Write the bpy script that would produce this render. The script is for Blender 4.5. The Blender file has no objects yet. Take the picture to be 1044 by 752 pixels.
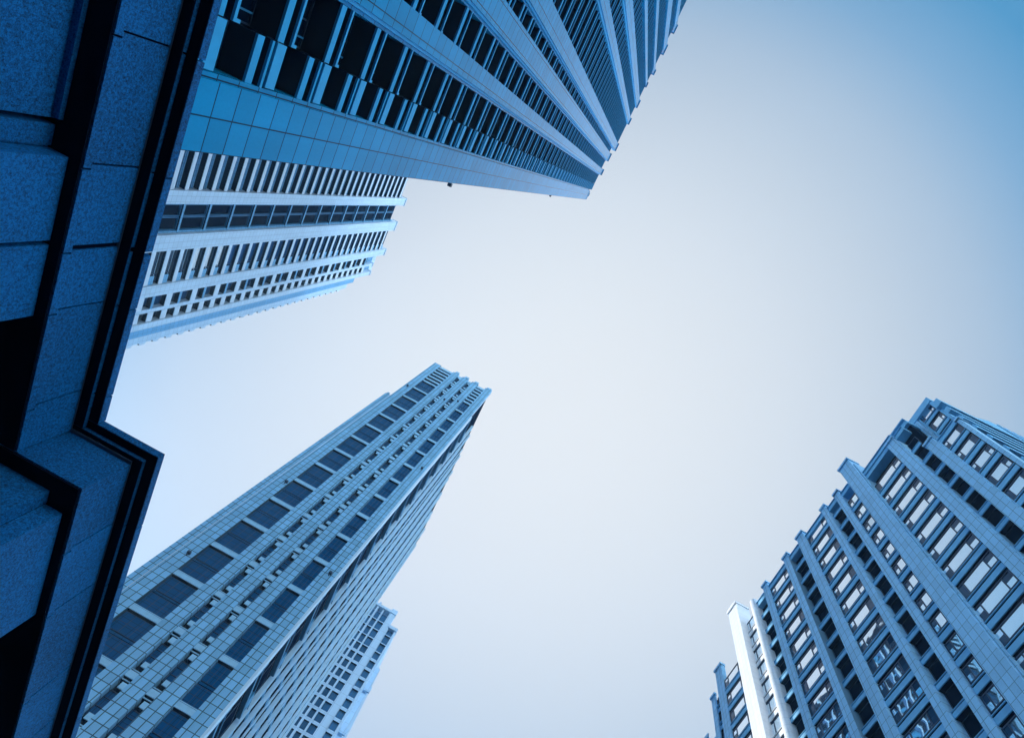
import bpy, math, random
from mathutils import Vector, Matrix
random.seed(7)
S = bpy.context.scene
COL = S.collection
PI = math.pi

# ------------------------------------------------------------------ camera
CAMZ = 1.6
RM = ((-0.88701345, -0.45626891, 0.070893), (0.41751971, -0.85811701, -0.29885196), (0.19719135, -0.23548648, 0.95166259))
cam_d = bpy.data.cameras.new('camera'); cam = bpy.data.objects.new('camera', cam_d); COL.objects.link(cam)
r_ = [Vector((RM[i][0], -RM[i][1], -RM[i][2])) for i in range(3)]
mw = Matrix(((r_[0][0], r_[0][1], r_[0][2], 0), (r_[1][0], r_[1][1], r_[1][2], 0), (r_[2][0], r_[2][1], r_[2][2], CAMZ), (0, 0, 0, 1)))
cam.matrix_world = mw
cam_d.sensor_width = 36; cam_d.lens = 666 / 1044 * 36
cam_d.clip_start = 0.05; cam_d.clip_end = 20000
S.camera = cam

# ------------------------------------------------------------------ sun, sky, exposure
SUN_AZ = math.radians(-48.6)      # direction towards the sun, from +X
SUN_EL = math.radians(23)
sv = Vector((math.cos(SUN_AZ) * math.cos(SUN_EL), math.sin(SUN_AZ) * math.cos(SUN_EL), math.sin(SUN_EL)))
sd = bpy.data.lights.new('sun', 'SUN'); sun = bpy.data.objects.new('sun', sd); COL.objects.link(sun)
sd.energy = 5.0; sd.angle = math.radians(0.5); sd.color = (1.0, 0.96, 0.9)
sun.rotation_euler = sv.to_track_quat('Z', 'Y').to_euler()
W = bpy.data.worlds.new('World'); S.world = W; W.use_nodes = True
nt = W.node_tree; nt.nodes.clear()
def N(nt, t, **k):
    n = nt.nodes.new(t)
    for a, b in k.items(): setattr(n, a, b)
    return n
out = N(nt, 'ShaderNodeOutputWorld')
sky = N(nt, 'ShaderNodeTexSky', sky_type='NISHITA'); sky.sun_disc = False
sky.sun_elevation = SUN_EL; sky.sun_rotation = PI / 2 - SUN_AZ
sky.air_density = 0.6; sky.dust_density = 2.0; sky.ozone_density = 2.0
bg1 = N(nt, 'ShaderNodeBackground'); bg1.inputs['Strength'].default_value = 0.05
nt.links.new(sky.outputs[0], bg1.inputs['Color'])
# pale sky: lens falloff coloured in around view axis, fill light added low down
tc = N(nt, 'ShaderNodeTexCoord')
dot = N(nt, 'ShaderNodeVectorMath', operation='DOT_PRODUCT'); nt.links.new(tc.outputs['Generated'], dot.inputs[0])
SKD = Vector((-0.036, -0.317, 0.948)).normalized(); dot.inputs[1].default_value = SKD
rp = N(nt, 'ShaderNodeValToRGB'); nt.links.new(dot.outputs['Value'], rp.inputs[0])
el = rp.color_ramp.elements
el[0].position = 0.0; el[0].color = (0.33, 0.38, 0.42, 1)
el[1].position = 1.0; el[1].color = (0.77, 0.80, 0.815, 1)
for p_, c_ in ((0.66, (0.05, 0.22, 0.42)), (0.75, (0.06, 0.27, 0.50)), (0.80, (0.20, 0.375, 0.57)), (0.85, (0.39, 0.505, 0.63)), (0.90, (0.53, 0.61, 0.69)), (0.95, (0.66, 0.715, 0.765))):
    e = el.new(p_); e.color = c_ + (1,)
sep = N(nt, 'ShaderNodeSeparateXYZ'); nt.links.new(tc.outputs['Generated'], sep.inputs[0])
mr = N(nt, 'ShaderNodeMapRange', interpolation_type='SMOOTHSTEP'); nt.links.new(sep.outputs['Z'], mr.inputs['Value'])
mr.inputs['From Min'].default_value = 0.60; mr.inputs['From Max'].default_value = 0.0
mr.inputs['To Min'].default_value = 1.0; mr.inputs['To Max'].default_value = 15.0  # strength raised near the unseen horizon to add fill on the facades
bg2 = N(nt, 'ShaderNodeBackground'); nt.links.new(rp.outputs[0], bg2.inputs['Color']); nt.links.new(mr.outputs[0], bg2.inputs['Strength'])
add = N(nt, 'ShaderNodeAddShader'); nt.links.new(bg1.outputs[0], add.inputs[0]); nt.links.new(bg2.outputs[0], add.inputs[1])
nt.links.new(add.outputs[0], out.inputs['Surface'])
S.view_settings.view_transform = 'Standard'; S.view_settings.look = 'None'
S.view_settings.gamma = 1.0; S.view_settings.exposure = 0.0
S.cycles.volume_bounces = 1; S.cycles.max_bounces = 6
HAZE = 0.0003

# ------------------------------------------------------------------ materials
def principled(name):
    m = bpy.data.materials.new(name); m.use_nodes = True
    return m, m.node_tree, m.node_tree.nodes['Principled BSDF']
def mth(nt, op, a, b=None, c=None):
    n = N(nt, 'ShaderNodeMath', operation=op)
    for i, v in enumerate((a, b, c)):
        if v is None: continue
        if isinstance(v, (int, float)): n.inputs[i].default_value = v
        else: nt.links.new(v, n.inputs[i])
    return n.outputs[0]
def tile_mat(name, base, axis, pu, pv, ou=0.0, ov=0.0, joint=0.05, var=0.12, rough=0.45, dark=0.35, stain=0.25, spec=None):
    """stone cladding: slabs pu x pv metres, real dark joints, each slab its own tint, soft rain stains"""
    m, nt, b = principled(name)
    g = N(nt, 'ShaderNodeNewGeometry'); s = N(nt, 'ShaderNodeSeparateXYZ'); nt.links.new(g.outputs['Position'], s.inputs[0])
    U = s.outputs['XY'.index(axis)]; V = s.outputs[2]
    u = mth(nt, 'DIVIDE', mth(nt, 'SUBTRACT', U, ou), pu); v = mth(nt, 'DIVIDE', mth(nt, 'SUBTRACT', V, ov), pv)
    du = mth(nt, 'MULTIPLY', mth(nt, 'PINGPONG', u, 0.5), pu); dv = mth(nt, 'MULTIPLY', mth(nt, 'PINGPONG', v, 0.5), pv)
    line = mth(nt, 'LESS_THAN', mth(nt, 'MINIMUM', du, dv), joint / 2)
    cb = N(nt, 'ShaderNodeCombineXYZ'); nt.links.new(mth(nt, 'FLOOR', u), cb.inputs[0]); nt.links.new(mth(nt, 'FLOOR', v), cb.inputs[1])
    wn = N(nt, 'ShaderNodeTexWhiteNoise', noise_dimensions='3D'); nt.links.new(cb.outputs[0], wn.inputs[0])
    mp = N(nt, 'ShaderNodeMapping'); mp.inputs['Scale'].default_value = (0.9, 0.9, 0.08); nt.links.new(g.outputs['Position'], mp.inputs[0])
    ns = N(nt, 'ShaderNodeTexNoise'); ns.inputs['Scale'].default_value = 1.1; ns.inputs['Detail'].default_value = 4; nt.links.new(mp.outputs[0], ns.inputs[0])
    n2 = N(nt, 'ShaderNodeTexNoise'); n2.inputs['Scale'].default_value = 9; n2.inputs['Detail'].default_value = 5; nt.links.new(g.outputs['Position'], n2.inputs[0])
    k = mth(nt, 'ADD', mth(nt, 'MULTIPLY_ADD', wn.outputs[0], var, 1 - var / 2), mth(nt, 'MULTIPLY_ADD', ns.outputs[0], stain, -stain / 2))
    k = mth(nt, 'ADD', k, mth(nt, 'MULTIPLY_ADD', n2.outputs[0], 0.2, -0.1))
    k = mth(nt, 'MULTIPLY', k, mth(nt, 'MULTIPLY_ADD', line, -(1 - dark), 1.0))
    mx = N(nt, 'ShaderNodeVectorMath', operation='SCALE'); mx.inputs[0].default_value = base; nt.links.new(k, mx.inputs['Scale'])
    nt.links.new(mx.outputs[0], b.inputs['Base Color']); b.inputs['Roughness'].default_value = rough
    if spec is not None: b.inputs['Specular IOR Level'].default_value = spec
    return m
def plain_mat(name, base, rough=0.6, metal=0.0, var=0.2, scale=2.0, ior=1.45):
    m, nt, b = principled(name)
    g = N(nt, 'ShaderNodeNewGeometry'); n2 = N(nt, 'ShaderNodeTexNoise'); n2.inputs['Scale'].default_value = scale; n2.inputs['Detail'].default_value = 5
    nt.links.new(g.outputs['Position'], n2.inputs[0])
    mx = N(nt, 'ShaderNodeVectorMath', operation='SCALE'); mx.inputs[0].default_value = base
    nt.links.new(mth(nt, 'MULTIPLY_ADD', n2.outputs[0], var * 2, 1 - var), mx.inputs['Scale'])
    nt.links.new(mx.outputs[0], b.inputs['Base Color']); b.inputs['Roughness'].default_value = rough; b.inputs['Metallic'].default_value = metal
    b.inputs['IOR'].default_value = ior
    return m
def glass_mat(name, base, metal, rough=0.03, wave=0.02, ior=1.6, wscale=0.9, spec=0.5):
    """coated window glass: slightly rippled so that it bends what it mirrors; each pane sits a little differently"""
    m, nt, b = principled(name)
    g = N(nt, 'ShaderNodeNewGeometry')
    n2 = N(nt, 'ShaderNodeTexNoise'); n2.inputs['Scale'].default_value = wscale; n2.inputs['Detail'].default_value = 0.5; nt.links.new(g.outputs['Position'], n2.inputs[0])
    bp = N(nt, 'ShaderNodeBump'); bp.inputs['Strength'].default_value = 1.0; bp.inputs['Distance'].default_value = wave; nt.links.new(n2.outputs[0], bp.inputs['Height'])
    nt.links.new(bp.outputs[0], b.inputs['Normal'])
    k = mth(nt, 'MULTIPLY_ADD', g.outputs['Random Per Island'], 0.5, 0.75)
    mx = N(nt, 'ShaderNodeVectorMath', operation='SCALE'); mx.inputs[0].default_value = base; nt.links.new(k, mx.inputs['Scale'])
    nt.links.new(mx.outputs[0], b.inputs['Base Color'])
    b.inputs['Roughness'].default_value = rough; b.inputs['Metallic'].default_value = metal; b.inputs['IOR'].default_value = ior
    b.inputs['Specular IOR Level'].default_value = spec
    return m
def granite_mat(name, base):
    m, nt, b = principled(name)
    g = N(nt, 'ShaderNodeNewGeometry')
    n1 = N(nt, 'ShaderNodeTexNoise'); n1.inputs['Scale'].default_value = 26; n1.inputs['Detail'].default_value = 4; n1.inputs['Roughness'].default_value = 0.85; nt.links.new(g.outputs['Position'], n1.inputs[0])
    vz = N(nt, 'ShaderNodeTexVoronoi'); vz.inputs['Scale'].default_value = 70; nt.links.new(g.outputs['Position'], vz.inputs[0])
    n3 = N(nt, 'ShaderNodeTexNoise'); n3.inputs['Scale'].default_value = 0.7; n3.inputs['Detail'].default_value = 5; nt.links.new(g.outputs['Position'], n3.inputs[0])
    sp = N(nt, 'ShaderNodeSeparateColor'); nt.links.new(vz.outputs['Color'], sp.inputs[0])
    k = mth(nt, 'ADD', mth(nt, 'MULTIPLY_ADD', n1.outputs[0], 4.2, -1.1), mth(nt, 'MULTIPLY_ADD', sp.outputs[0], 0.7, -0.35))
    k = mth(nt, 'ADD', k, mth(nt, 'MULTIPLY_ADD', n3.outputs[0], 0.7, -0.35))
    k = mth(nt, 'ADD', k, mth(nt, 'MULTIPLY_ADD', g.outputs['Random Per Island'], 0.24, -0.12))
    mx = N(nt, 'ShaderNodeVectorMath', operation='SCALE'); mx.inputs[0].default_value = base; nt.links.new(mth(nt, 'MAXIMUM', k, 0.15), mx.inputs['Scale'])
    nt.links.new(mx.outputs[0], b.inputs['Base Color']); b.inputs['Roughness'].default_value = 0.7
    b.inputs['Specular IOR Level'].default_value = 0.2
    bp = N(nt, 'ShaderNodeBump'); bp.inputs['Strength'].default_value = 0.35; bp.inputs['Distance'].default_value = 0.004
    nt.links.new(vz.outputs['Distance'], bp.inputs['Height']); nt.links.new(bp.outputs[0], b.inputs['Normal'])
    return m

M = {}
M['b_stone'] = tile_mat('tower stone cladding', (0.0, 0.26, 0.50), 'Y', 1.02, 1.0, ou=-3.98, joint=0.045, dark=0.15, rough=0.2, spec=0.12, var=0.2)
M['b_bar'] = plain_mat('painted balcony concrete', (0.01, 0.34, 0.62), 0.5)
M['shade_rec'] = plain_mat('recess shade colour', (0.001, 0.006, 0.02), 0.8, ior=1.0)  # near-black stands in for the shade inside the recesses
M['soffit'] = plain_mat('shade-coloured soffit', (0.004, 0.016, 0.04), 0.8, ior=1.0)  # shade under the slabs is put into this dark colour
M['frame_mid'] = plain_mat('mid blue frame', (0.01, 0.14, 0.28), 0.4)
M['frame_dark'] = plain_mat('dark window frame', (0.01, 0.04, 0.09), 0.4)
M['glass_dark'] = glass_mat('dark glass', (0.0005, 0.006, 0.022), 0.0, 0.08, ior=1.0, spec=0.0)
M['c_stone'] = tile_mat('pale cladding', (0.62, 0.74, 0.84), 'Y', 0.9, 1.0, joint=0.05, var=0.08, dark=0.65)
M['c_bar'] = plain_mat('pale spandrel', (0.74, 0.80, 0.86), 0.5, var=0.1)
M['c_panel'] = tile_mat('blue return cladding', (0.16, 0.42, 0.64), 'Y', 0.9, 1.0, joint=0.06, dark=0.6)
M['c_glass'] = glass_mat('mirror glass rippled', (0.015, 0.12, 0.30), 0.5, 0.03, wave=0.05)
M['c_glass2'] = glass_mat('mirror glass rippled dark', (0.01, 0.06, 0.15), 0.3, 0.03, wave=0.05)
M['d_stone'] = tile_mat('grid cladding', (0.25, 0.555, 0.80), 'X', 0.75, 1.0, ou=12.35, joint=0.085, dark=0.2, var=0.22, rough=0.25, spec=0.2)
M['d_panel'] = tile_mat('blue spandrel glass', (0.0, 0.075, 0.20), 'X', 0.8, 0.8, joint=0.05, dark=0.3, rough=0.15, spec=0.12)
M['d_bar'] = plain_mat('pale blue sill band', (0.34, 0.64, 0.84), 0.5)
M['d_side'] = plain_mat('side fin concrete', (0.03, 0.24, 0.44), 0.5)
M['d_fin'] = plain_mat('pale fin edge', (0.50, 0.74, 0.90), 0.45, var=0.1)
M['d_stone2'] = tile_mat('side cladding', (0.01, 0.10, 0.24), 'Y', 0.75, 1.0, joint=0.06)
M['d_edge'] = plain_mat('white corner edge', (0.62, 0.80, 0.92), 0.4, var=0.05)
M['e_stone'] = tile_mat('column cladding', (0.34, 0.66, 0.90), 'Y', 0.62, 1.0, joint=0.05, dark=0.5, var=0.14, spec=0.2)
M['e_bar'] = plain_mat('spandrel paint', (0.20, 0.54, 0.80), 0.6, var=0.12)
M['e_sunlit'] = tile_mat('sunlit-coloured column cladding', (0.90, 0.93, 0.95), 'Y', 0.62, 1.0, joint=0.03, dark=0.7, var=0.05)  # near-white base carries the sun patch on these columns
M['e_sunlitb'] = plain_mat('sunlit-coloured spandrel', (0.90, 0.93, 0.95), 0.5, var=0.06)  # sunlight on the bay is put into the spandrel colour
M['e_glass'] = glass_mat('bright mirror glass', (0.80, 0.90, 0.97), 0.95, 0.02, wave=0.005, wscale=0.8)
M['e_glass2'] = glass_mat('dull glass', (0.02, 0.06, 0.12), 0.1, 0.05, wave=0.01, ior=1.5)
M['f_stone'] = tile_mat('far pale cladding', (0.44, 0.64, 0.82), 'X', 1.5, 3.0, joint=0.08, dark=0.7, var=0.06)
M['f_glass'] = glass_mat('far blue glass', (0.05, 0.20, 0.38), 0.5, 0.1)
M['granite'] = granite_mat('flamed granite', (0.0, 0.085, 0.23))
M['shade_black'] = plain_mat('shade black', (0.002, 0.006, 0.016), 0.8, ior=1.0)  # shade under the cornice and in voids and joints, as near-black colour
M['steel'] = plain_mat('lamp steel', (0.02, 0.05, 0.1), 0.4)
M['roof'] = plain_mat('roof felt', (0.05, 0.09, 0.13), 0.8)
M['asphalt'] = plain_mat('asphalt', (0.018, 0.025, 0.035), 0.9, var=0.3, scale=6)
M['paving'] = tile_mat('granite paving', (0.05, 0.065, 0.09), 'X', 0.6, 0.6, joint=0.0, var=0.2, rough=0.8)
M['kerb'] = plain_mat('kerb stone', (0.09, 0.11, 0.14), 0.8)
M['paint'] = plain_mat('road paint', (0.5, 0.5, 0.5), 0.7)

# ------------------------------------------------------------------ mesh helpers
class MB:
    def __init__(s): s.v = []; s.f = []; s.mi = []; s.mats = []
    def m(s, name):
        if name not in s.mats: s.mats.append(name)
        return s.mats.index(name)
    def box(s, a, b, mat):
        x0, x1 = sorted((a[0], b[0])); y0, y1 = sorted((a[1], b[1])); z0, z1 = sorted((a[2], b[2]))
        n = len(s.v); k = s.m(mat)
        s.v += [(x0,y0,z0),(x1,y0,z0),(x1,y1,z0),(x0,y1,z0),(x0,y0,z1),(x1,y0,z1),(x1,y1,z1),(x0,y1,z1)]
        for q in ((0,3,2,1),(4,5,6,7),(0,1,5,4),(1,2,6,5),(2,3,7,6),(3,0,4,7)):
            s.f.append(tuple(n + i for i in q)); s.mi.append(k)
    def prism(s, poly, z0, z1, mat):
        n = len(s.v); L = len(poly); k = s.m(mat)
        ar = sum(poly[i][0]*poly[(i+1)%L][1]-poly[(i+1)%L][0]*poly[i][1] for i in range(L))
        if ar < 0: poly = poly[::-1]
        s.v += [(p[0], p[1], z0) for p in poly] + [(p[0], p[1], z1) for p in poly]
        s.f.append(tuple(n + i for i in reversed(range(L)))); s.mi.append(k)
        s.f.append(tuple(n + L + i for i in range(L))); s.mi.append(k)
        for i in range(L):
            j = (i + 1) % L
            s.f.append((n + i, n + j, n + L + j, n + L + i)); s.mi.append(k)
    def cyl(s, c, r, z0, z1, mat, seg=14, r1=None):
        if r1 is None: r1 = r
        n = len(s.v); k = s.m(mat)
        for zz, rr in ((z0, r), (z1, r1)):
            s.v += [(c[0] + rr*math.cos(2*PI*i/seg), c[1] + rr*math.sin(2*PI*i/seg), zz) for i in range(seg)]
        s.f.append(tuple(n + i for i in reversed(range(seg)))); s.f.append(tuple(n + seg + i for i in range(seg))); s.mi += [k, k]
        for i in range(seg):
            j = (i + 1) % seg; s.f.append((n + i, n + j, n + seg + j, n + seg + i)); s.mi.append(k)
    def build(s, name, parent=None, origin=(0, 0, 0), smooth=False):
        me = bpy.data.meshes.new(name)
        me.from_pydata([(v[0]-origin[0], v[1]-origin[1], v[2]-origin[2]) for v in s.v] if origin != (0,0,0) else s.v, [], s.f)
        for k in s.mats: me.materials.append(M[k])
        me.polygons.foreach_set('material_index', s.mi)
        if smooth: me.polygons.foreach_set('use_smooth', [True]*len(s.f))
        me.update()
        o = bpy.data.objects.new(name, me); COL.objects.link(o)
        if parent:
            o.parent = parent
            pw = parent.location if not parent.parent else Vector((0, 0, 0))
            o.location = Vector(origin) - (pw if not parent.parent else Vector(parent['_w']) if '_w' in parent.keys() else Vector((0,0,0)))
        else: o.location = origin
        return o
def thing(name, label, cat, loc, group=None):
    o = bpy.data.objects.new(name, None); COL.objects.link(o); o.location = loc; o.empty_display_size = 2
    o['label'] = label; o['category'] = cat
    if group: o['group'] = group
    return o
class Fac:
    """a facade: u along it, v up from the camera's eye height, w outwards"""
    def __init__(s, kind, c): s.kind = kind; s.c = c
    def P(s, u, v, w):
        z = v + CAMZ
        if s.kind == '-X': return (s.c - w, u, z)      # wall at X=c whose face looks to -X
        if s.kind == '+X': return (s.c + w, u, z)
        return (u, s.c + w, z)                          # '+Y'
    def box(s, mb, u0, u1, v0, v1, w0, w1, mat):
        mb.box(s.P(u0, v0, w0), s.P(u1, v1, w1), mat)
def pix(p):
    d = Vector((p[0], p[1], p[2] - CAMZ))
    c = [sum(RM[i][k] * d[i] for i in range(3)) for k in range(3)]
    if c[2] <= 0.01: return None
    return (522 + 666 * c[0] / c[2], 376 + 666 * c[1] / c[2])

class Building:
    def __init__(s, name, label, loc):
        s.root = thing(name, label, 'building', loc); s.loc = Vector(loc)
        s.wins = []; s.items = {}
    def part(s, mb, name, parent=None, sub=False):
        o = mb.build(name)
        o.parent = parent or s.root
        o.location = (0, 0, 0) if parent else -s.loc
        return o
    def item(s, kind, fac, u0, u1, v0, v1, w, boxes):
        """a repeated piece of the facade; boxes in (u0,u1,v0,v1,w0,w1,material)"""
        def fn(mb):
            for (a0, a1, c0, c1, w0, w1, m_) in boxes:
                if w1 - w0 > 0.5 and kind != 'fin':      # a facing slab in front, underside and body behind it coloured as shade
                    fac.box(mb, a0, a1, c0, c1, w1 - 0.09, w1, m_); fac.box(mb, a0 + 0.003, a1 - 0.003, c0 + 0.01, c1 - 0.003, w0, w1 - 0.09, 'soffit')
                else: fac.box(mb, a0, a1, c0, c1, w0, w1, m_)
        s.items.setdefault(kind, []).append(((fac, u0, u1, v0, v1, w), fn))
    def window(s, fac, u0, u1, v0, v1, w, glass, frame, mu=(), mv=(), fw=0.07, fd=0.06, extra=None):
        s.wins.append((fac, u0, u1, v0, v1, w, glass, frame, mu, mv, fw, fd, extra))
    def _wframe(s, mb, a):
        fac, u0, u1, v0, v1, w, glass, frame, mu, mv, fw, fd, extra = a
        fac.box(mb, u0, u0+fw, v0, v1, w-0.02, w+fd, frame); fac.box(mb, u1-fw, u1, v0, v1, w-0.02, w+fd, frame)
        fac.box(mb, u0+fw, u1-fw, v0, v0+fw, w-0.02, w+fd, frame); fac.box(mb, u0+fw, u1-fw, v1-fw, v1, w-0.02, w+fd, frame)
        for m_ in mu: fac.box(mb, m_-fw/2, m_+fw/2, v0+fw, v1-fw, w-0.015, w+fd-0.005, frame)
        for m_ in mv: fac.box(mb, u0+fw, u1-fw, m_-fw/2, m_+fw/2, w-0.018, w+fd-0.008, frame)
    def _wpane(s, mb, a):
        fac, u0, u1, v0, v1, w, glass, frame, mu, mv, fw, fd, extra = a
        e = 0.004
        if extra is None:
            fac.box(mb, u0+e, u1-e, v0+e, v1-e, w-0.04, w, glass)
        else:   # panes of different glass
            for (a0, a1, b0, b1, g) in extra: fac.box(mb, a0+e, a1-e, b0+e, b1-e, w-0.04, w, g)
    def finish(s, nwin=100):
        def score(a):
            fac, u0, u1, v0, v1, w = a[:6]
            q = [pix(fac.P(u, v, w)) for u, v in ((u0, v0), (u1, v0), (u1, v1), (u0, v1))]
            if any(x is None for x in q): return 0
            cx = sum(x[0] for x in q)/4; cy = sum(x[1] for x in q)/4
            if not (-10 < cx < 1054 and -10 < cy < 762): return 0
            if hidden(cx, cy): return 0
            return abs(sum(q[i][0]*q[(i+1)%4][1]-q[(i+1)%4][0]*q[i][1] for i in range(4)))/2
        groups = [('window', s.wins)] + list(s.items.items())
        for kind, lst in groups:
            if not lst: continue
            sc = sorted(((score(a[:6] if kind == 'window' else a[0]), i) for i, a in enumerate(lst)), reverse=True)
            top = [i for v, i in sc[:nwin] if v > 0]; ts = set(top); rest = [i for v, i in sc if i not in ts]
            for i in top:
                a = lst[i]
                if kind == 'window':
                    mb = MB(); s._wframe(mb, a); fo = s.part(mb, 'window')
                    mb = MB(); s._wpane(mb, a); s.part(mb, 'pane', fo)
                else:
                    mb = MB(); a[1](mb); s.part(mb, kind)
            if rest:
                mb = MB()
                for i in rest:
                    if kind == 'window': s._wframe(mb, lst[i]); s._wpane(mb, lst[i])
                    else: lst[i][1](mb)
                o = s.part(mb, kind); o['kind'] = 'stuff'
    def pilaster(s, fac, u0, u1, v0, v1, w0, w1, mat, cap=True, extra=()):
        mb = MB(); fac.box(mb, u0, u1, v0, v1, w0, w1, mat)
        if cap:
            fac.box(mb, u0-0.12, u1+0.12, v1, v1+0.35, w0, w1+0.18, mat)
            fac.box(mb, u0+0.1, u1-0.1, v1+0.35, v1+0.7, w0, w1-0.05, mat)
        for e_ in extra: fac.box(mb, *e_)
        return s.part(mb, 'pilaster')
def hidden(x, y):   # roughly: behind the near granite building
    if y < 430: return x < 222 - 0.265*y
    if y < 462: return x < 108 + (y-430)*1.9
    return x < 167 - (y-462)*0.303

# ------------------------------------------------------------------ setting
g = MB(); g.box((-3000, -3000, -0.5), (3000, 3000, 0.0), 'asphalt'); o = g.build('ground'); o['kind'] = 'structure'; o['label'] = 'dark street ground between the towers'
g = MB(); g.prism([(-3.2, -7.5), (8.2, -7.5), (8.2, 60), (-3.2, 60)], 0.004, 0.13, 'paving'); o = g.build('pavement'); o['kind'] = 'structure'; o['label'] = 'paved walk under the towers'
g = MB(); g.box((-3.4, -7.7, 0.004), (-3.202, 60, 0.15), 'kerb'); o = g.build('kerb'); o['kind'] = 'structure'; o['label'] = 'stone kerb'

# ------------------------------------------------------------------ A  near granite building
A = Building('granite_building', 'near dark blue granite building with stepped cornice, looming at the left edge', (9, -4, 0))
def ga(x): return x
YS, YE, YF = 14.0, -6.30, -24.0      # cornice runs from YS to the inner corner at YE, then steps out and runs to YF
def run(mb, x, z0, z1, depth, ys, ye, joints, gap=0.018, mat='granite'):
    """stones with their face at X=x, from ye to ys"""
    cuts = sorted([j for j in joints if ye < j < ys] + [ye, ys])
    for a, b in zip(cuts, cuts[1:]): mb.box((x, a + gap/2, z0), (x + depth, b - gap/2, z1), mat)
Hs, H1, H2, H3 = 6.885, 7.78, 7.86, 8.0
EXP = -3.42      # wide movement joint through the whole front
def gp(y, gap): return 0.036 if abs(y - EXP) < 0.1 else gap/2
J1 = [-5.73, -4.28, EXP, -2.32, -0.76, 0.9, 2.5, 4.1, 5.7, 7.3, 8.9, 10.5, 12.1]
J2 = [-7.55, -8.75, -10.56, -11.8, -13.4, -15.0, -16.6, -18.2, -20.0, -22.0]
Z = CAMZ
BX = 1.06   # how far the bay steps out
# fascia
def ycorner(p): return -6.22 - 0.0*p
def cornice_part(name, x, z0, z1, yoff, joints=True, mat='granite', back=0.5, gap=0.026, edge=None):  # noqa
    mb = MB()
    yc = -6.46 + yoff              # the face of the return, seen from the street
    # main run
    cuts = sorted([j for j in (J1 if joints else []) if j > yc] + [yc + 0.008, YS])
    for a, b in zip(cuts, cuts[1:]):
        mb.box((x, a + gp(a, gap), z0), (x + back, b - gp(b, gap), z1), mat)
    # return and bay
    cuts = sorted([j for j in (J2 if joints else []) if j < yc] + [yc, YF])
    for a, b in zip(cuts, cuts[1:]):
        t = 0 if b == yc else gap/2
        mb.box((x - BX, a + gap/2, z0), (x + back, b - t, z1), mat)
    return A.part(mb, name)
cornice_part('fascia', 6.107, Hs + Z + 0.12, H1 + Z, 0.0)
mb = MB()
for x0, y0, y1, sh in ((6.107, -6.452, YS, J1), (6.107 - BX, YF, -6.46, J2)):
    cuts = sorted([j - 0.07 for j in sh if y0 < j - 0.07 < y1] + [y0, y1])
    for a, b in zip(cuts, cuts[1:]):
        mb.box((x0, a + 0.013, Hs + Z), (x0 + (0.5 if x0 > 6 else 0.5 + BX), b - (0.0 if b == -6.46 else 0.013), Hs + Z + 0.12), 'granite')
A.part(mb, 'drip_course')
cornice_part('moulding', 5.95, H1 + Z + 0.004, H2 + Z, 0.13)
cornice_part('coping', 5.79, H2 + Z + 0.004, H3 + Z, 0.26)
# shade-coloured backing behind the joints, soffits and roof
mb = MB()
mb.box((6.14, -6.42, Hs + Z + 0.003), (6.60, YS, H1 + Z - 0.003), 'shade_black')
mb.box((6.14 - BX, YF, Hs + Z + 0.003), (6.60, -6.50, H1 + Z - 0.003), 'shade_black')
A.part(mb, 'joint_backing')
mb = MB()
mb.box((6.13, -6.44, Hs + Z - 0.03), (7.4, YS, Hs + Z - 0.003), 'shade_black')
mb.box((6.13 - BX, YF, Hs + Z - 0.03), (7.4, -6.48, Hs + Z - 0.003), 'shade_black')
mb.box((5.955, -6.32, H1 + Z - 0.012), (6.2, YS, H1 + Z + 0.002), 'shade_black'); mb.box((5.955 - BX, YF, H1 + Z - 0.012), (6.2, -6.336, H1 + Z + 0.002), 'shade_black')
mb.box((5.795, -6.19, H2 + Z - 0.012), (6.0, YS, H2 + Z + 0.002), 'shade_black'); mb.box((5.795 - BX, YF, H2 + Z - 0.012), (6.0, -6.206, H2 + Z + 0.002), 'shade_black')
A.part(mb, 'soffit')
mb = MB(); mb.box((6.1, -6.4, H3 + Z - 0.25), (16, YS, H3 + Z - 0.02), 'roof'); mb.box((6.1 - BX, YF, H3 + Z - 0.25), (16, -6.402, H3 + Z - 0.02), 'roof'); A.part(mb, 'roof')
# walls below: recessed wall, piers, window voids
XR, XP = 6.56, 6.28
mb = MB()
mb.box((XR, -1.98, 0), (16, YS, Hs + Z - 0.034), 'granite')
mb.box((6.98, -6.8, 0), (16, -1.99, Hs + Z - 0.034), 'shade_black')
mb.box((6.98 - BX, YF, 0), (16, -6.81, Hs + Z - 0.034), 'shade_black')
# thin frieze strip below the soffit
mb.box((XR - 0.10, -1.96, Hs + Z - 0.10), (XR - 0.003, YS, Hs + Z - 0.034), 'granite')
A.part(mb, 'wall')
def pier(x, y0, y1, side=0.30, cuts=3, hz=None):
    mb = MB(); z1 = hz or Hs + Z - 0.034; z = 0.0
    hs = [0, 1.1, 2.25, 3.4, 4.55, 5.7, 6.9, z1]
    for a, b in zip(hs, hs[1:]):
        if b > z1: b = z1
        if b - a < 0.05: continue
        mb.box((x, y0, a + 0.008), (x + side - 0.02, y1, b - 0.008), 'granite')
    mb.box((x + side, y0 - (0.10 if abs(y0 - EXP) > 0.1 else 0), 0), (x + side + 0.3, y1 + (0.10 if abs(y1 - EXP) > 0.1 else 0), z1), 'granite')
    mb.box((x + 0.012, y0 + 0.012, 0), (x + side + 0.02, y1 - 0.012, z1 - 0.001), 'shade_black')
    return A.part(mb, 'pier')
pier(XP, -4.43, EXP - 0.03)
pier(XP, EXP + 0.03, -2.33)
pier(XP - BX - 0.02, -8.80, -6.95)
pier(XP - BX - 0.02, -14.2, -11.9)
mb = MB()
mb.box((XP - BX + 0.25, -6.93, 0), (16, -6.72, Hs + Z - 0.036), 'granite')
A.part(mb, 'pier')
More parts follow.
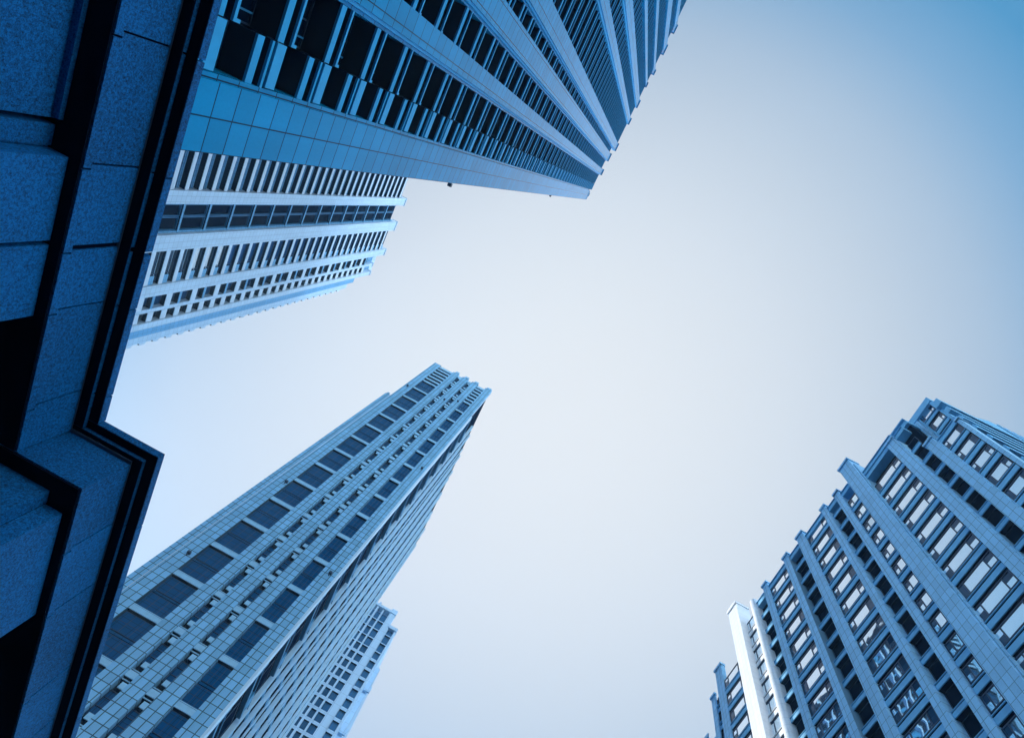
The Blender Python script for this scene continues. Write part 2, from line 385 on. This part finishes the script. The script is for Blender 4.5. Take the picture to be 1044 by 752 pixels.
mb = MB(); mb.box((XR - 0.02, -2.30, 0), (XR + 0.3, -2.05, Hs + Z - 0.036), 'granite'); A.part(mb, 'pier')
# dark window frames in the recess
for (x, y0, y1) in ((6.9, -6.70, -4.62), (6.9 - BX, -11.75, -8.98)):
    mb = MB()
    for zz in (0.2, 3.2, 6.2, 8.3): mb.box((x, y0, zz), (x + 0.07, y1, zz + 0.08), 'frame_dark')
    mb.box((x, y0, 0.2), (x + 0.07, y0 + 0.08, 8.38), 'frame_dark'); mb.box((x, y1 - 0.08, 0.2), (x + 0.07, y1, 8.38), 'frame_dark')
    o = A.part(mb, 'window'); mb = MB(); mb.box((x + 0.02, y0, 0.2), (x + 0.05, y1, 8.3), 'glass_dark'); A.part(mb, 'pane', o)

# ------------------------------------------------------------------ B  tall tower above, balconies
B = Building('balcony_tower', 'tall tower overhead with rows of dark balconies between pale ribs, cut by the top edge', (20, 16, 0))
C0 = 12.0
fb = Fac('-X', C0)
HB = 147.0
mb = MB()
fb.box(mb, -3.98, 40.0, -CAMZ, HB - 1.0, -22, -1.3, 'shade_rec')
fb.box(mb, -3.5, 8.9, HB - 1.0, HB, -1.6, -1.0, 'b_bar')
fb.box(mb, 8.9, 39.0, HB + 6.5, HB + 8.5, -1.8, -0.5, 'b_bar')
fb.box(mb, 8.9, 40.0, HB - 1.0, HB + 8.0, -22, -1.3, 'shade_rec')
B.part(mb, 'wall')
mb = MB(); fb.box(mb, -3.9, 8.9, HB - 1.0, HB - 0.6, -22, -1.9, 'roof'); fb.box(mb, 8.95, 39.9, HB + 8.0, HB + 8.4, -22, -1.9, 'roof'); B.part(mb, 'roof')
LAMPS = ((-4.22, 43.5), (-4.18, 91.0))
# the wide clad strip at the corner
B.pilaster(fb, -3.98, -1.98, -CAMZ, 139.5, -1.3, 0.0, 'b_stone', cap=False, extra=[
    (-1.978, -1.80, -CAMZ, 139.0, -1.25, -0.12, 'b_stone'), (-3.9, -2.2, 139.5, 140.6, -1.3, 0.05, 'b_stone'), (-3.2, -2.5, 140.6, 141.6, -1.3, 0.10, 'b_stone'), (-4.05, -3.98, -CAMZ, 139.2, -1.3, -0.30, 'b_bar')])
piers = [(1.86, 2.92, HB), (4.98, 6.45, HB), (7.75, 9.25, HB + 6), (13.9, 15.1, HB + 7), (17.7, 19.2, HB + 7.5), (21.7, 22.5, HB + 4), (25.1, 26.0, HB + 8), (29.3, 31.2, HB + 7.5), (33.9, 35.5, HB + 8)]
for k, (a, b, h) in enumerate(piers):
    ex = []
    if k < 3: ex = [(a - 0.13, a - 0.002, -CAMZ, h - 0.6, -1.3, -0.10, 'b_bar'), (a - 0.26, a - 0.132, -CAMZ, h - 0.8, -1.3, -0.25, 'b_stone')]
    elif k in (3, 4): ex = [(a - 0.25, a - 0.002, -CAMZ, h - 0.6, -1.3, -0.12, 'b_bar')]
    B.pilaster(fb, a, b, -CAMZ, h, -1.3, 0.0 if k < 5 else 0.1, 'b_stone', extra=ex)
bays = [(-1.8, -0.40, 0.22, 'low'), (-0.36, 1.58, 1.2, 'up'), (2.94, 4.70, 0.5, 'up'), (6.47, 7.47, 0.5, 'up'), (9.27, 11.3, 0.3, 'up'), (11.34, 13.63, 0.3, 'up'),
        (15.12, 17.43, 0.2, 'fin'), (19.22, 21.68, 0.2, 'fin'), (22.52, 25.08, 0.2, 'fin'), (26.02, 29.28, 0.2, 'fin'), (31.22, 33.88, 0.2, 'fin'), (35.52, 39.9, 0.2, 'fin')]
def mkbal(u0, u1, v, kind):
    L = [(u0, u1, v, v + 0.34, -1.28, -0.22, 'b_bar'), (u0, u1, v + 0.62, v + 0.74, -0.75, -0.12, 'b_bar')]
    if kind == 'low':
        L += [(u0 + 0.05, u1, v + 0.80, v + 1.30, -0.85, -0.06, 'b_bar'), (u1 - 0.35, u1 + 0.2, v + 1.32, v + 1.36, -0.80, -0.4, 'frame_mid')]
    elif kind == 'up':
        L += [(u0, u0 + 0.10, v + 0.742, v + 1.05, -0.7, -0.2, 'b_bar'), (u0 + 0.36, u0 + 0.42, v + 0.745, v + 2.5, -1.0, -0.9, 'frame_mid')]
    else:
        L += [(u0 + 0.35, u0 + 0.5, v + 0.745, v + 2.6, -1.2, -0.4, 'b_bar')]
    return L
NF = 50
for (u0, u1, off, kind) in bays:
    top = HB if u1 < 9 else HB + 7
    n = 0
    while True:
        v = 0.55 + off + 3.0 * n - 3.0
        if v + 3 > top: break
        n += 1
        if v < 0: continue
        B.item('balcony', fb, u0, u1, v, v + 1.3, -0.15, mkbal(u0, u1, v, kind))
        B.window(fb, u0 + 0.02, u1 - 0.02, v + 0.74, v + 2.98, -1.25, 'glass_dark', 'frame_dark', mu=((u0+u1)/2,), fw=0.06)
for (u, v) in LAMPS:
    mb = MB(); fb.box(mb, u, -3.98, v, v + 0.12, -0.5, -0.38, 'steel'); fb.box(mb, u - 0.14, u + 0.1, v + 0.1, v + 0.40, -0.55, -0.3, 'steel'); B.part(mb, 'lamp')
B.finish(100)

# ------------------------------------------------------------------ C  pale tower behind B
Ct = Building('slatted_tower', 'pale tower with ladder-like window bands, partly behind the wide clad wall at upper left', (70, -34, 0))
fc = Fac('-X', 59.0); HC = 174.0
mb = MB()
fc.box(mb, -47.7, 30, -CAMZ, HC - 1.5, -30, -1.6, 'c_panel')
fc.box(mb, -50.0, -47.75, -CAMZ, 163, -22, -1.5, 'c_panel'); fc.box(mb, -47.9, -39, HC-4.0, HC - 1.6, -28, -1.45, 'c_stone')
Ct.part(mb, 'wall')
mb = MB(); fc.box(mb, -47.6, 29.9, HC - 1.5, HC - 1.0, -29.9, -1.9, 'roof'); Ct.part(mb, 'roof')
for (a, b, h, w) in ((-27.3, -25.3, HC - 0.3, 0), (-34.6, -32.1, HC - 0.4, 0), (-42.0, -40.2, HC - 0.8, 0), (-45.1, -44.45, HC - 5, -0.5), (-47.8, -46.75, HC - 5, -0.3), (-18.5, -16.5, HC, 0)):
    Ct.pilaster(fc, a, b, -CAMZ, h, -1.6, w, 'c_stone')
mb = MB(); fc.box(mb, -51.6, -50.05, -CAMZ, 160.5, -14, -1.9, 'c_stone'); Ct.part(mb, 'side_wall')
for n in range(53):
    v = 3.0*n + 0.4
    Ct.item('balcony', fc, -52.25, -51.602, v, v + 1.3, -2.2, [(-52.25, -51.602, v, v + 0.3, -9, -2.2, 'c_bar'), (-52.25, -52.13, v + 0.302, v + 1.25, -9, -2.2, 'c_bar'), (-52.128, -51.602, v + 0.302, v + 1.25, -2.35, -2.2, 'c_bar')])
V0 = 0.9
nf = 57
for n in range(nf):
    v = V0 + 3.0*n
    if v > HC - 4: continue
    for (a, b) in ((-25.25, -18.6), (-40.15, -34.7)):
        L = [(a, b, v, v + 0.80, -1.58, -0.25, 'c_bar')]
        if a < -30: L.append((a + 0.01, a + 1.4, v + 0.802, v + 1.9, -1.15, -0.35, 'c_panel'))
        else: L += [(a, b, v + 1.75, v + 1.87, -1.15, -0.7, 'c_panel'), (a, b, v + 2.15, v + 2.25, -1.15, -0.7, 'c_panel')]
        Ct.item('spandrel', fc, a, b, v, v + 0.8, -0.25, L)
        Ct.window(fc, a + 0.02, b - 0.02, v + 0.82, v + 2.98, -1.2 if a > -30 else -0.8, ('e_glass' if (a < -30 and 27 <= n <= 32) else 'c_glass'), 'frame_dark', mu=(a + 1.5,), fw=0.1)
    if v < HC - 9:
        Ct.item('spandrel', fc, -44.4, -42.05, v, v + 0.8, -0.4, [(-44.40, -42.05, v, v + (1.25 if n % 2 else 0.5), -1.58, -0.4, 'c_bar' if n % 2 else 'c_panel')])
        Ct.window(fc, -44.38, -42.07, v + 1.27 if n % 2 else v + 0.52, v + 2.98, -1.25, 'c_glass2', 'frame_dark', fw=0.1)
        Ct.item('spandrel', fc, -46.7, -45.15, v, v + 1.2, -0.5, [(-46.70, -45.15, v, v + 1.2, -1.58, -0.5, 'c_bar')])
        Ct.window(fc, -46.68, -45.17, v + 1.22, v + 2.98, -1.3, 'glass_dark', 'frame_dark', fw=0.1)
for n in range(28):
    v = V0 + 1.2 + 6.0*n
    Ct.item('spandrel', fc, -32.05, -27.35, v, v + 0.5, -0.5, [(-32.05, -27.35, v, v + 0.40, -1.58, -0.5, 'c_panel')])
    for (a, b) in ((-31.75, -29.65), (-29.55, -27.65)):
        Ct.window(fc, a, b, v + 0.42, v + 5.98, -1.1, 'glass_dark', 'frame_mid', fw=0.14, fd=0.35)
for a_ in (-32.04, -27.62):
    mb = MB(); fc.box(mb, a_, a_ + 0.26, 0, HC - 3, -1.5, -0.6, 'c_panel'); Ct.part(mb, 'window_jamb')
Ct.finish(100)

# ------------------------------------------------------------------ D  centre-left tower
D = Building('gridded_tower', 'tall slab tower with fine gridded ribs and stacked blue window bands, left of centre', (20, -73, 0))
dd = 52.0
fd = Fac('+Y', -dd); HD = 142.3
X0, X1, YB = 12.35, 25.9, -95.0
mb = MB()
mb.box((X0 + 0.5, YB, 0), (X1 - 0.02, -dd - 0.9, HD + CAMZ - 0.8), 'shade_rec')
mb.box((X1 - 0.02, YB + 4, 0), (28.2, -dd - 0.6, 115.0 + CAMZ), 'd_side')
D.part(mb, 'wall')
mb = MB(); mb.box((X0 + 1.0, YB + 0.1, HD + CAMZ - 0.8), (X1 - 0.1, -dd - 1.2, HD + CAMZ - 0.4), 'roof'); D.part(mb, 'roof')
D.pilaster(fd, 25.88, 27.55, -CAMZ, HD + 0.3, -0.9, 0.0, 'd_stone', cap=False, extra=[(27.56, 27.62, -CAMZ, 114, -0.9, 0.10, 'd_edge')])
D.pilaster(fd, 27.63, 28.6, -CAMZ, 114.6, -0.9, -0.02, 'd_stone', cap=False, extra=[(28.0, 28.5, 114.6, 115.6, -0.9, -0.1, 'd_stone')])
for a, b, h in ((21.15, 22.65, HD + 1.2), (18.6, 20.2, HD + 1.2), (16.05, 17.65, HD + 1.2)):
    D.pilaster(fd, a, b, -CAMZ, h - 0.7, -0.9, 0.0, 'd_stone', cap=False, extra=[(a + 0.15, b - 0.45, h - 0.7, h + 0.2, -0.9, 0.12, 'd_bar')])
D.pilaster(fd, X0 + 0.25, 14.3, -CAMZ, HD + 0.8, -0.9, 0.0, 'd_stone', cap=False, extra=[(X0, X0 + 0.248, -CAMZ, 124.0, -0.9, -0.04, 'd_edge'), (X0 + 0.45, 14.0, HD + 0.8, HD + 1.6, -0.9, 0.1, 'd_bar')])
PER = 5.98
V1 = 1.688 * dd - 10 * PER
while V1 > 0: V1 -= PER
topreg = 2.40 * dd
v = V1
while v < HD - 6:
    for (a, b) in ((22.66, 25.87), (14.31, 16.04)):
        if v < topreg:
            D.item('spandrel', fd, a, b, v - 0.32, v + 0.32, -0.1, [(a, b, v - 0.32, v + 0.30, -0.85, -0.08, 'd_bar'), (a, b, v + 0.38, v + 0.48, -0.85, -0.12, 'd_bar')])
            for (c0, c1) in ((v + 0.50, v + 2.75), (v + 3.20, v + PER - 0.42)):
                D.window(fd, a + 0.02, b - 0.02, c0, c1, -0.42, 'd_panel', 'frame_dark', mu=(a + (b-a)*0.33, a + (b-a)*0.66), mv=((c0+c1)/2,), fw=0.05, fd=0.02)
            D.item('transom', fd, a, b, v + 2.87, v + 3.1, -0.42, [(a, b, v + 2.85, v + 3.10, -0.85, -0.42, 'd_panel')])
        else:
            for q in (0, 1.99, 3.98):
                D.item('spandrel', fd, a, b, v + q - 0.32, v + q + 0.42, -0.1, [(a, b, v + q - 0.32, v + q + 0.42, -0.85, -0.10, 'd_bar')])
                D.window(fd, a + 0.02, b - 0.02, v + q + 0.44, v + q + 1.66, -0.42, 'd_panel', 'frame_dark', mu=((a+b)/2,), fd=0.03)
    v += PER
for (a, b) in ((20.22, 21.13), (17.67, 18.58)):
    v = V1 - 0.6 + (0.5 if a > 19 else 0)
    while v < HD - 5:
        D.item('ledge', fd, a, b, v, v + 1.9, -0.1, [(a, b, v, v + 0.70, -0.88, -0.10, 'd_bar'), (a, b, v + 0.88, v + 0.96, -0.88, -0.2, 'd_bar'),
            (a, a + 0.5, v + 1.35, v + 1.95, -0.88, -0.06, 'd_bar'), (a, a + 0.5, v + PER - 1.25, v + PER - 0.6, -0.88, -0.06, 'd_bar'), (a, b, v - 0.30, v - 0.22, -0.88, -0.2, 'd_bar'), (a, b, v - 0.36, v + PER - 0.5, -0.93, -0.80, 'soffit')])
        D.window(fd, a + 0.02, b - 0.02, v + 2.0, v + PER - 1.3, -0.60, 'd_panel', 'frame_dark', mv=(v + 3.0, v + 3.9), fw=0.08, fd=0.08)
        v += PER
mb = MB(); fd.box(mb, 14.3, 25.87, HD - 1.2, HD, -0.9, -0.15, 'd_bar'); D.part(mb, 'parapet')
# side face: balconies near the corner, then thin projecting fins
fs = Fac('-X', X0 + 0.5)
v = V1 + 1.0
while v < 128:
    D.item('balcony', fs, -58.9, -53.1, v, v + 2.4, 0.5, [(-58.9, -53.1, v, v + 0.35, 0, 0.45, 'd_side'), (-53.6, -53.3, v + 0.352, v + 2.2, 0, 0.4, 'd_side'), (-58.0, -56.6, v + 0.352, v + 1.4, 0, 0.48, 'd_side'),
        (-58.9, -53.1, v + 1.3, v + 1.38, 0.38, 0.46, 'd_side')])
    D.window(fs, -58.8, -53.2, v + 2.5, v + 5.2, 0.02, 'glass_dark', 'frame_dark', mu=(-56,))
    v += PER
ys = [-59.4, -61.2, -63.3, -65.0, -67.4, -69.6, -71.6, -74.2, -76.5, -79.6, -82.0, -84.8, -88.0, -91.2, -94.7]
hs = [137, 139.5, 140.5, 135.5, 141, 141.3, 138.2, 141.5, 141.5, 139.5, 141.5, 138.5, 141.2, 140.6, 138]
for k, (y, h) in enumerate(zip(ys, hs)):
    pr = (0.50, 0.22, 0.42, 0.20, 0.24, 0.40, 0.20, 0.36, 0.22, 0.44, 0.24, 0.45, 0.26, 0.42, 0.40)[k]
    mb = MB(); fs.box(mb, y - 0.16, y, -CAMZ, h, -0.1, pr, 'd_fin'); fs.box(mb, y - 0.9, y - 0.162, -CAMZ, h - 2, -0.1, 0.06, 'd_stone2')
    D.part(mb, 'fin')
for k in range(len(ys) - 1):
    v = V1 + (1.5 if k % 2 else 0)
    while v < 137:
        D.item('spandrel', fs, ys[k+1], ys[k] - 0.95, v, v + 0.7, 0.0, [(ys[k+1] + 0.02, ys[k] - 0.95, v, v + 0.7, -0.1, 0.06, 'd_side')]); v += PER / 2
for (u, v) in ((26.2, 52*1.42), (26.5, 52*1.05), (13.3, 52*1.20), (13.2, 52*1.82), (26.9, 52*2.35), (16.8, 52*2.45), (19.2, 52*2.4)):
    mb = MB(); fd.box(mb, u - 0.18, u + 0.18, v, v + 0.3, 0.0, 0.35, 'steel'); fd.box(mb, u - 0.05, u + 0.05, v - 0.25, v + 0.05, 0.0, 0.15, 'steel'); D.part(mb, 'lamp')
D.finish(100)

# ------------------------------------------------------------------ F  far tower peeking out behind D
F = Building('far_tower', 'small far pale tower with squarish blue windows, peeking out behind the gridded tower', (20, -125, 0))
ff = Fac('+Y', -113.0)
mb = MB(); mb.box((7.0, -136, 0), (22.7, -114.2, 130 + CAMZ), 'f_stone'); mb.box((9.6, -136, 130 + CAMZ), (22.7, -114.6, 136.5 + CAMZ), 'f_stone')
mb.box((6.0, -136, 0), (7.0, -116.0, 120 + CAMZ), 'f_stone')
F.part(mb, 'wall')
mb = MB(); mb.box((10, -135.8, 136.5 + CAMZ), (22.5, -115.0, 136.9 + CAMZ), 'roof'); F.part(mb, 'roof')
for a, b, h in ((10.75 - 1.55, 10.75, 136), (12.3, 12.65, 134), (13.85, 14.3, 136), (6.95, 7.5, 130), (8.98, 9.17, 129), (15.8, 16.8, 136)):
    F.pilaster(ff, a, b, -CAMZ, h, -1.2, 0.0, 'f_stone', cap=False)
for n in range(44):
    v = 1.0 + 3.0*n
    for (a, b) in ((7.52, 8.96), (10.78, 12.28), (12.67, 13.83), (14.32, 15.78)):
        if v > 127 and a < 9: continue
        tall = v > 119
        fh = 0.25 if tall else 0.75
        F.item('spandrel', ff, a, b, v, v + fh, -0.15, [(a, b, v, v + fh, -1.15, -0.15, 'f_stone')])
        F.window(ff, a + 0.02, b - 0.02, v + fh + 0.02, v + 2.98, -0.6, 'f_glass', 'frame_dark', mu=((a+b)/2,), fw=0.06)
mb = MB(); ff.box(mb, 9.2, 22.6, 134.2, 135.0, -1.2, 0.25, 'f_stone'); F.part(mb, 'cornice')
mb = MB(); ff.box(mb, 6.9, 9.15, 129.2, 130.2, -1.2, 0.3, 'f_stone'); F.part(mb, 'cornice')
for n in range(10): F.item('balcony', ff, 5.5, 6.9, 4 + 12*n, 5.6 + 12*n, -2.2, [(5.5, 6.9, 4 + 12*n, 5.6 + 12*n, -2.6, -2.2, 'f_stone')])
F.finish(100)

# ------------------------------------------------------------------ E  right block
Eb = Building('ribbed_block', 'broad ribbed apartment block with mirror windows filling the lower right corner', (-48, -30, 0))
ec = 37.5
fe = Fac('+X', -ec); HE = 84.2
k_ = ec
def U(t): return t * ec
mb = MB()
fe.box(mb, U(-1.341), U(-0.24), -CAMZ, 80.0, -26, -1.2, 'shade_rec'); fe.box(mb, U(-0.24), U(-0.148), -CAMZ, 70.6, -26, -1.21, 'shade_rec')
fe.box(mb, U(-1.44), U(-1.3415), -CAMZ, 79.5, -24, -1.5, 'shade_rec')
fe.box(mb, U(-1.56), U(-1.442), -CAMZ, 75.0, -22, -1.8, 'e_stone')
fe.box(mb, U(-1.13), U(-0.505), 80.0, 83.0, -24, -1.0, 'e_bar')
fe.box(mb, U(-0.505), U(-0.235), 80.0, 80.9, -24, -0.8, 'e_bar')
fe.box(mb, U(-0.505), U(-0.235), 80.902, 81.1, -24, -0.5, 'e_bar')
Eb.part(mb, 'wall')
# side face towards +Y: bands and raised curved penthouse
mb = MB()
for n in range(26):
    z = CAMZ + 3.0*n
    mb.box((-ec - 25, U(-0.146), z), (-ec - 1.3, U(-0.146) + 0.5, z + 1.1), 'e_bar')
mb.box((-64, -5.9, 79 + CAMZ), (-39.5, -4.95, 80.4 + CAMZ), 'e_bar')
Eb.part(mb, 'side_bands')
mb = MB()
mb.prism([(-64, -20), (-64, -5.0), (-49.0, -5.0), (-47.6, -5.3), (-46.6, -6.1), (-46.2, -7.2), (-46.2, -20)], 80.4 + CAMZ, 86.2 + CAMZ, 'e_bar')
for x in range(14): mb.box((-50.2 - x*1.0, -4.99, 80.6 + CAMZ), (-49.95 - x*1.0, -4.85, 86.0 + CAMZ), 'e_stone')
Eb.part(mb, 'penthouse')
mb = MB(); fe.box(mb, U(-1.12), U(-0.51), 83.0, 83.3, -23, -2, 'roof'); Eb.part(mb, 'roof')
cols = [(-1.383, -1.341, 82.6, -0.6, 'e_stone'), (-1.224*1.0, -1.167, 86.5, 0.8, 'e_sunlit'), (-1.093, -1.065, 84.2, 0.15, 'e_sunlit'), (-1.009, -0.983, 84.0, 0.1, 'e_stone'),
        (-0.874, -0.846, 83.8, 0.1, 'e_stone'), (-0.785, -0.750, 83.9, 0.15, 'e_stone'), (-0.643, -0.620, 83.0, 0.1, 'e_stone'), (-0.572, -0.549, 82.4, 0.1, 'e_stone'),
        (-0.503, -0.453, 84.6, 0.35, 'e_stone'), (-0.328, -0.295, 78.6, 0.2, 'e_stone'), (-0.251, -0.221, 71.8, 0.2, 'e_stone'), (-0.148, -0.138, 70.4, -0.1, 'e_stone'), (-1.444, -1.418, 79.8, -1.0, 'e_stone'), (-1.525, -1.495, 75.2, -1.3, 'e_stone')]
for i, (a, b, h, w, m_) in enumerate(cols):
    a_, b_ = (a*(ec - max(w, 0)), b*(ec - max(w, 0)))
    if m_ == 'e_sunlit' and i == 2:     # half-round column with sunlight in its colour
        mb = MB(); r = (b_ - a_)/2; cx, cy = -ec - 0.1, (a_ + b_)/2
        mb.prism([(cx - 1.1, cy - r)] + [(cx + r*math.cos(t*PI/10), cy + r*math.sin(t*PI/10)) for t in range(-5, 6)] + [(cx - 1.1, cy + r)], 0, h + CAMZ, m_)
        Eb.part(mb, 'pilaster'); continue
    ex = []
    if i == 8: ex = [(b_ - 0.5, b_ + 0.22, -CAMZ, h - 1.5, -1.2, w - 0.22, 'e_stone'), (a_ - 0.15, a_ + 0.3, h - 3, h - 0.8, -1.2, w - 0.3, 'e_stone'), (a_ + 0.2, b_ - 0.2, h + 0.7, h + 1.0, -3, w - 0.2, 'e_stone')]
    if i in (9, 10): ex = [(b_ - 0.2, b_ + 0.14, -CAMZ, h - 1.0, -1.2, w - 0.15, 'e_stone')]
    if i == 1: ex = [(a_ - 0.5, a_ - 0.002, -CAMZ, h - 0.8, -1.2, w - 0.5, 'e_sunlit'), (a_ - 0.6, b_ - 1.0, h + 0.7, h + 1.7, -1.0, w - 0.3, 'e_sunlit')]
    Eb.pilaster(fe, a_, b_, -CAMZ, h, -1.2, w, m_, cap=True, extra=ex)
VE = 1.482 * ec - 3.0 * 18          # spandrel bottoms fall on v = VE + 3 n
def bay(a, b, kind, top, bar='e_bar', off=0.0, wf=0.0, f=fe, v0=0.0):
    """kind: wide / dark / small / lit"""
    v = VE + off
    while v < v0: v += 3.0
    while v + 2.6 < top:
        if kind in ('wide', 'lit', 'small'):
            Eb.item('spandrel', f, a, b, v, v + 0.85, -0.12 + wf, [(a, b, v, v + 0.64, -1.15, -0.12 + wf, bar), (a, b, v + 0.78, v + 0.86, -0.9, -0.05 + wf, bar)])
            c0, c1 = (v + 1.12, v + 2.72) if kind != 'lit' else (v + 0.95, v + 2.9)
            L = b - a
            if kind == 'wide':
                s1, s2 = a + 0.20*L, a + 0.78*L
                h1 = random.uniform(0.5, 0.65); r1 = random.random()
                ex = [(a + 0.02, s1, c0, c0 + h1*(c1-c0), 'e_glass2'), (a + 0.02, s1, c0 + h1*(c1-c0), c1, 'e_glass' if r1 < 0.8 else 'e_glass2'), (s1, s2, c0, c1, 'e_glass'),
                      (s2, b - 0.02, c0, c0 + 0.5*(c1-c0), 'e_glass' if r1 > 0.2 else 'e_glass2'), (s2, b - 0.02, c0 + 0.5*(c1-c0), c1, 'e_glass2')]
                Eb.window(f, a + 0.02, b - 0.02, c0, c1, -0.26 + wf, 'e_glass', 'frame_dark', mu=(s1, s2), mv=(), fw=0.11, extra=ex)
            elif kind == 'small':
                s1 = a + 0.4*L
                Eb.window(f, a + 0.02, b - 0.02, c0, c1, -0.26 + wf, 'e_glass', 'frame_dark', mu=(s1,), fw=0.11,
                          extra=[(a + 0.02, s1, c0, c0 + 0.5*(c1-c0), 'e_glass'), (a + 0.02, s1, c0 + 0.5*(c1-c0), c1, 'e_glass2'), (s1, b - 0.02, c0, c1, 'e_glass')])
            else:
                Eb.window(f, a + 0.02, b - 0.02, c0, c1, -0.30 + wf, 'e_glass', 'frame_dark', mu=((a+b)/2,), fw=0.09)
        else:
            Eb.item('spandrel', f, a, b, v + 0.2, v + 0.75, -0.25 + wf, [(a, b, v + 0.2, v + 0.68, -1.15, -0.25 + wf, bar), (a, b, v + 0.76, v + 0.83, -0.9, -0.2 + wf, bar)])
            Eb.window(f, a + 0.02, b - 0.02, v + 0.90, v + 3.15, -0.8 + wf, 'glass_dark', 'frame_dark', mu=(), fw=0.06)
        v += 3.0
bay(U(-1.340), U(-1.226), 'wide', 81, wf=-0.45)
bay(U(-1.165), U(-1.094), 'lit', 83.5, bar='e_sunlitb')
bay(U(-1.063), U(-1.011), 'dark', 83.5)
bay(U(-0.981), U(-0.876), 'wide', 83)
bay(U(-0.844), U(-0.787), 'dark', 83.5)
bay(U(-0.748), U(-0.645), 'wide', 83)
bay(U(-0.618), U(-0.574), 'dark', 82.5)
bay(U(-0.547), U(-0.505), 'small', 81.5)
bay(U(-0.450), U(-0.330), 'wide', 79)
bay(U(-0.293), U(-0.253), 'dark', 79)
bay(U(-0.219), U(-0.150), 'wide', 71)
bay(U(-1.417), U(-1.385), 'wide', 80, wf=-1.1)
# top bands over the bays
for (a, b, t) in ((-1.063, -1.011, 83.3), (-0.981, -0.876, 83.3), (-0.844, -0.787, 83.3), (-0.748, -0.645, 83.0), (-0.618, -0.574, 82.4), (-0.547, -0.505, 81.8), (-0.45, -0.33, 79.4), (-0.45, -0.297, 80.3), (-0.293, -0.253, 79.2), (-0.219, -0.15, 71.2)):
    mb = MB(); fe.box(mb, U(a), U(b), t - 0.9, t - 0.2, -1.1, -0.1, 'e_bar'); fe.box(mb, U(a), U(b), t - 0.1, t, -1.1, 0.02, 'e_bar'); Eb.part(mb, 'parapet')
# set-back upper block at the right corner
f2 = Fac('+X', -40.0); k2 = 40.0
mb = MB(); f2.box(mb, -0.240*k2, -0.141*k2, 70, 82.0, -16, -1.0, 'shade_rec')
f2.box(mb, -0.242*k2, -0.139*k2, 82.0, 83.3, -16, 0.1, 'e_bar'); f2.box(mb, -0.225*k2, -0.209*k2, 70, 82, -1, 0, 'e_stone'); f2.box(mb, -0.208*k2, -0.203*k2, 70, 81.9, -1, -0.12, 'e_bar')
f2.box(mb, -0.150*k2, -0.141*k2, 70, 82, -1, 0, 'e_bar')
Eb.part(mb, 'upper_block')
bay(-0.202*k2, -0.151*k2, 'wide', 82.2, f=f2, v0=71.8)
Eb.finish(100)

# ------------------------------------------------------------------ haze
hm = bpy.data.materials.new('haze'); hm.use_nodes = True; n_ = hm.node_tree; n_.nodes.clear()
ho = N(n_, 'ShaderNodeOutputMaterial'); hv = N(n_, 'ShaderNodeVolumePrincipled')
hv.inputs['Color'].default_value = (0.5, 0.8, 1.0, 1); hv.inputs['Density'].default_value = HAZE; hv.inputs['Anisotropy'].default_value = 0.3
n_.links.new(hv.outputs[0], ho.inputs['Volume'])
M['haze'] = hm
if HAZE > 0:
    mb = MB(); mb.box((-3010, -3010, -1.5), (3010, 3010, 185), 'haze'); o = mb.build('haze'); o['kind'] = 'stuff'; o['label'] = 'thin pale air haze between the towers'
